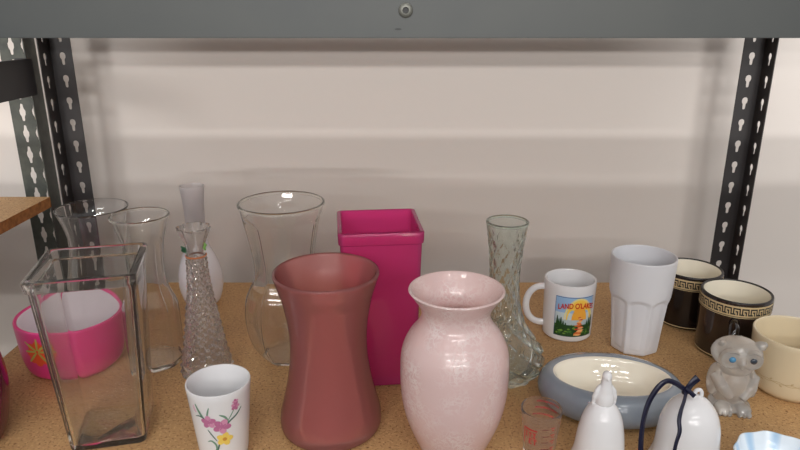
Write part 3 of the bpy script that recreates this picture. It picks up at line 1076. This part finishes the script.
b, bm, pr = bell_mesh(596.5, 470, [(470, 33), (461, 28.5), (450, 24.8), (435, 23), (421, 20.4), (412, 17), (406, 12.5), (402.5, 8)])
bell = empty('bell', (b.x, b.y, EPS))
tag(bell, 'white porcelain bell with a bird for its handle, before the oval bowl', 'bell')
link('dome', bm, M['porcelain'], bell)
u = scale_at(390, b.y)
def bz(py): return height_at(py, b.y)
bm = bmesh.new()
add_ball(bm, (0, 0, bz(399)), (9.4 * u, 9.5 * u, 13 * u))
add_tube(bm, [(0, 0, bz(402)), (0, 0, bz(395)), (0.2 * u, -0.3 * u, bz(388)), (0.1 * u, -0.5 * u, bz(381)), (0, -0.6 * u, bz(376))],
         [9.2 * u, 8.4 * u, 6.6 * u, 5.0 * u, 4.3 * u], n=16)
add_ball(bm, (0.0, -1.0 * u, bz(376)), (4.9 * u, 5.3 * u, 5.4 * u))
add_tube(bm, [(0, -4 * u, bz(376.3)), (0, -6.2 * u, bz(377.3)), (0, -7.8 * u, bz(379))], [2.2 * u, 1.4 * u, 0.4 * u], n=10)
for s in (-1, 1):                     # folded wings whose tips stand off the body
    add_tube(bm, [(s * 5.0 * u, 0, bz(386)), (s * 8.6 * u, -0.5 * u, bz(391)), (s * 10.4 * u, 0, bz(397)), (s * 10.8 * u, 1 * u, bz(403)), (s * 10.2 * u, 2 * u, bz(408))],
             [2.2 * u, 2.6 * u, 2.4 * u, 1.9 * u, 1.2 * u], n=10)
link('bird_handle', fuse(bm, 0.0007, 5), M['porcelain'], bell)

b, bm, pr = bell_mesh(682, 472, [(472, 39), (462, 33.5), (450, 30.6), (436, 29.6), (422, 28), (410, 23.4), (401, 15.5), (396.5, 7)], flute=0.05)
bell2 = empty('bell', (b.x, b.y, EPS))
tag(bell2, 'white porcelain bell with a navy ribbon tied through its top loop', 'bell')
link('dome', bm, M['porcelain'], bell2)
u = scale_at(400, b.y)
zt_ = pr[-1][1]
bm = bmesh.new()
add_tube(bm, [(3.4 * u + 3.6 * u * math.cos(2 * PI * k / 24), -0.5 * u, zt_ + 2.6 * u + 5.0 * u * math.sin(2 * PI * k / 24)) for k in range(24)], 2.0 * u, n=10, closed=True, up=Vector((0, 1, 0)))
link('loop', bm, M['porcelain'], bell2)


def ribbon(path, width, fold=0.0):
    """flat satin strip along a path of (px, py, forward) placed on the bell's front"""
    bm = bmesh.new()
    pts = []
    for px, py, fw in path:
        Y = b.y - fw
        pts.append(Vector(((px - 400) * scale_at(py, Y) - b.x, -fw, height_at(py, Y))))
    pts = [Vector(p) for p in catmull([tuple(p) for p in pts], 6)]
    L, R = [], []
    for i, p in enumerate(pts):
        t = (pts[min(i + 1, len(pts) - 1)] - pts[max(i - 1, 0)]).normalized()
        s = t.cross(Vector((0.25 * math.sin(i * 0.25), -1, 0.2))).normalized() * width / 2
        L.append(bm.verts.new(p + s)); R.append(bm.verts.new(p - s))
    for i in range(len(pts) - 1): bm.faces.new((L[i], R[i], R[i + 1], L[i + 1]))
    o = link('ribbon_strand', bm, M['navy'], None, sharp=80)
    m = o.modifiers.new('cloth', 'SOLIDIFY'); m.thickness = 0.0007; m.offset = 0
    return o
rib = None
bm = bmesh.new()
def rp(px, py, fw):
    Y = b.y - fw
    return Vector(((px - 400) * scale_at(py, Y) - b.x, -fw, height_at(py, Y)))
add_ball(bm, rp(686, 391, 0.006), (0.0042, 0.0036, 0.0055), Matrix.Rotation(0.5, 3, 'Y'), 16)
knot = link('ribbon', bm, M['navy'], bell2)
for path, w in (([(686, 391, 0.006), (676, 384, 0.010), (667, 381.5, 0.012), (658, 388, 0.014), (649, 402, 0.016), (643.5, 420, 0.02), (641, 440, 0.024), (640.5, 462, 0.028)], 0.0055),
                ([(686, 391, 0.008), (684.5, 400, 0.016), (681, 411, 0.024), (679, 421, 0.031), (679.5, 432, 0.036), (676, 444, 0.039), (673, 458, 0.041)], 0.0042),
                ([(685, 393, 0.007), (690, 386, 0.008), (694, 381.5, 0.007), (698, 378, 0.006)], 0.0078),
                ([(686, 389, 0.009), (690, 392.5, 0.010), (694.5, 397, 0.010)], 0.0048)):
    r = ribbon(path, w)
    r.parent = knot

# ------------------------------------------------------------------ glass owl
b = at(727.5, 405)
u = scale_at(375, b.y)
face = math.radians(20)
owl = empty('owl_figurine', (b.x, b.y, EPS), math.atan2(-b.y, -b.x) + PI / 2 + face)
tag(owl, 'frosted glass owl figurine with blue eyes, beside the beige mug', 'figurine')
bm = bmesh.new()
add_ball(bm, (0, 0.002, 0.031), (20 * u, 18 * u, 0.032))            # body
add_ball(bm, (0, -0.007, 0.034), (14 * u, 14 * u, 0.023))             # breast
add_ball(bm, (0, 0, 0.077), (24 * u, 19 * u, 0.0215))                  # head
add_ball(bm, (0, 0.0, 0.060), (17 * u, 16 * u, 0.014))                # neck
for s in (-1, 1):
    add_ball(bm, (s * 17 * u, 0.001, 0.037), (5.5 * u, 14 * u, 0.022), Matrix.Rotation(s * -0.12, 3, 'Y'))     # wings
    add_tube(bm, [(s * 19 * u, -4 * u, 0.048), (s * 13 * u, -14 * u, 0.036), (s * 5 * u, -19 * u, 0.024)], [5 * u, 6 * u, 3.5 * u], n=12)   # wing tips folded to the front
    add_tube(bm, [(s * 15 * u, -2 * u, 0.086), (s * (20 if s > 0 else 17) * u, -5 * u, 0.0925), (s * (23 if s > 0 else 19) * u, -7 * u, 0.0965 if s > 0 else 0.093)], [(6.5 if s > 0 else 5) * u, (5 if s > 0 else 3) * u, 2.2 * u], n=12)   # ear tufts
    add_ball(bm, (s * 9.5 * u, -13.5 * u, 0.077), (11 * u, 5 * u, 0.014))           # facial disc
    add_tube(bm, [(s * 9.5 * u + 9 * u * math.cos(2 * PI * k / 20), -17.6 * u + 0.0016 * abs(math.cos(2 * PI * k / 20)), 0.0775 + 0.0108 * math.sin(2 * PI * k / 20)) for k in range(20)], 0.9 * u, n=8, closed=True, up=Vector((0, 1, 0)))   # ring of feathers
    add_ball(bm, (s * 9 * u, -14 * u, 0.006), (8.5 * u, 9 * u, 0.008))                # feet
    for k in (-1, 0, 1):
        add_ball(bm, ((s * 9 + k * 4.5) * u, -21 * u, 0.004), (2.6 * u, 4 * u, 0.004), seg=12)
add_tube(bm, [(0, -16 * u, 0.079), (0, -20 * u, 0.073), (0, -20.5 * u, 0.066)], [4.2 * u, 3.4 * u, 0.8 * u], n=12)  # beak
add_ball(bm, (0, 0.012, 0.008), (12 * u, 12 * u, 0.009))              # tail
add_ball(bm, (0, -0.002, 0.005), (20 * u, 19 * u, 0.0062))                 # base
bmf = fuse(bm, 0.0009, 4)
for v in bmf.verts:
    if v.co.z < 0.001: v.co.z = 0.0
link('body', bmf, M['owl'], owl)
for s, m in ((-1, M['eye_blue']), (1, M['eye_dark'])):
    bm = bmesh.new()
    add_ball(bm, (s * 9.5 * u, -19.4 * u, 0.079), (3.2 * u, 1.8 * u, 0.0040), seg=20)
    e = link('eye', bm, m, owl)

# ------------------------------------------------------------------ blue striped dish
b, prof = outline(778, 470, [(470, 24), (465, 30), (458, 38), (452, 42.5)])
prof = [(0.026, 0), (0.031, 0.006), (0.041, 0.022), (0.047, 0.036)]
bm, pr = vessel_mesh(prof, 0.0026, 0.005, n=72, sub=5,
                     shape=lambda a, z, r: r * (1 + 0.028 * (z / 0.036) ** 2 * math.cos(9 * a)),
                     inner_shape=lambda a, z, r: r * (1 + 0.028 * (z / 0.036) ** 2 * math.cos(9 * a)))
o = link('scalloped_dish', bm, M['blue_stripe'], loc=(0.411, 0.588, EPS))
tag(o, 'small white dish with pale blue stripes and scalloped rim, front right corner', 'dish')


# ------------------------------------------------------------------ light
def tube_row(D, elev_deg, E, xs, length=1.2, warm=(1.0, 0.975, 0.95), width=0.12):
    """a row of fluorescent fittings across the store, at a distance from the shelf's front beam;
    E is the light the whole row sends to the shelf"""
    z = 0.472 + D * math.tan(math.radians(elev_deg))
    y = YF - D
    target = Vector((0, 0.95, 0.15))
    for x in xs:
        l = bpy.data.lights.new('ceiling_tube', 'AREA')
        l.shape = 'RECTANGLE'
        l.size, l.size_y = length, width
        p = Vector((x, y, z))
        dist = (target - p).length
        l.energy = E / len(xs) * PI * dist * dist
        l.color = warm
        o = bpy.data.objects.new('ceiling_tube', l)
        C.objects.link(o)
        o.location = p
        o.rotation_euler = (target - p).to_track_quat('-Z', 'Y').to_euler()

tube_row(28.0, 3.75, 0.78, (-7, 0, 7), length=6, width=0.25)
tube_row(18.0, 5.9, 0.76, (-5, 0, 5), length=4, width=0.2)
tube_row(6.9, 15.2, 0.46, (-2.1, -0.7, 0.7, 2.1), width=0.12)
tube_row(4.6, 22.0, 0.50, (-1.6, -0.1, 1.4), length=1.1, width=0.12)
tube_row(2.75, 35.0, 0.38, (-1.2, -0.4, 0.4, 1.2), length=0.5, width=0.1)
tube_row(1.5, 52.0, 0.28, (-0.8, 0, 0.8), length=0.5, width=0.08)

w = bpy.data.worlds.new('store')
bpy.context.scene.world = w
w.use_nodes = True
bg = w.node_tree.nodes['Background']
bg.inputs['Color'].default_value = (0.95, 0.93, 0.92, 1)
bg.inputs['Strength'].default_value = 0.56

sc = bpy.context.scene
sc.view_settings.view_transform = 'Standard'
sc.view_settings.look = 'None'
sc.view_settings.exposure = 0.16
sc.cycles.max_bounces = 16
sc.cycles.transmission_bounces = 14
sc.cycles.transparent_max_bounces = 16
sc.cycles.glossy_bounces = 6
sc.cycles.diffuse_bounces = 5
sc.cycles.caustics_refractive = True
sc.cycles.caustics_reflective = False
sc.cycles.blur_glossy = 0.05
sc.cycles.sample_clamp_indirect = 8.0
sc.cycles.use_denoising = True
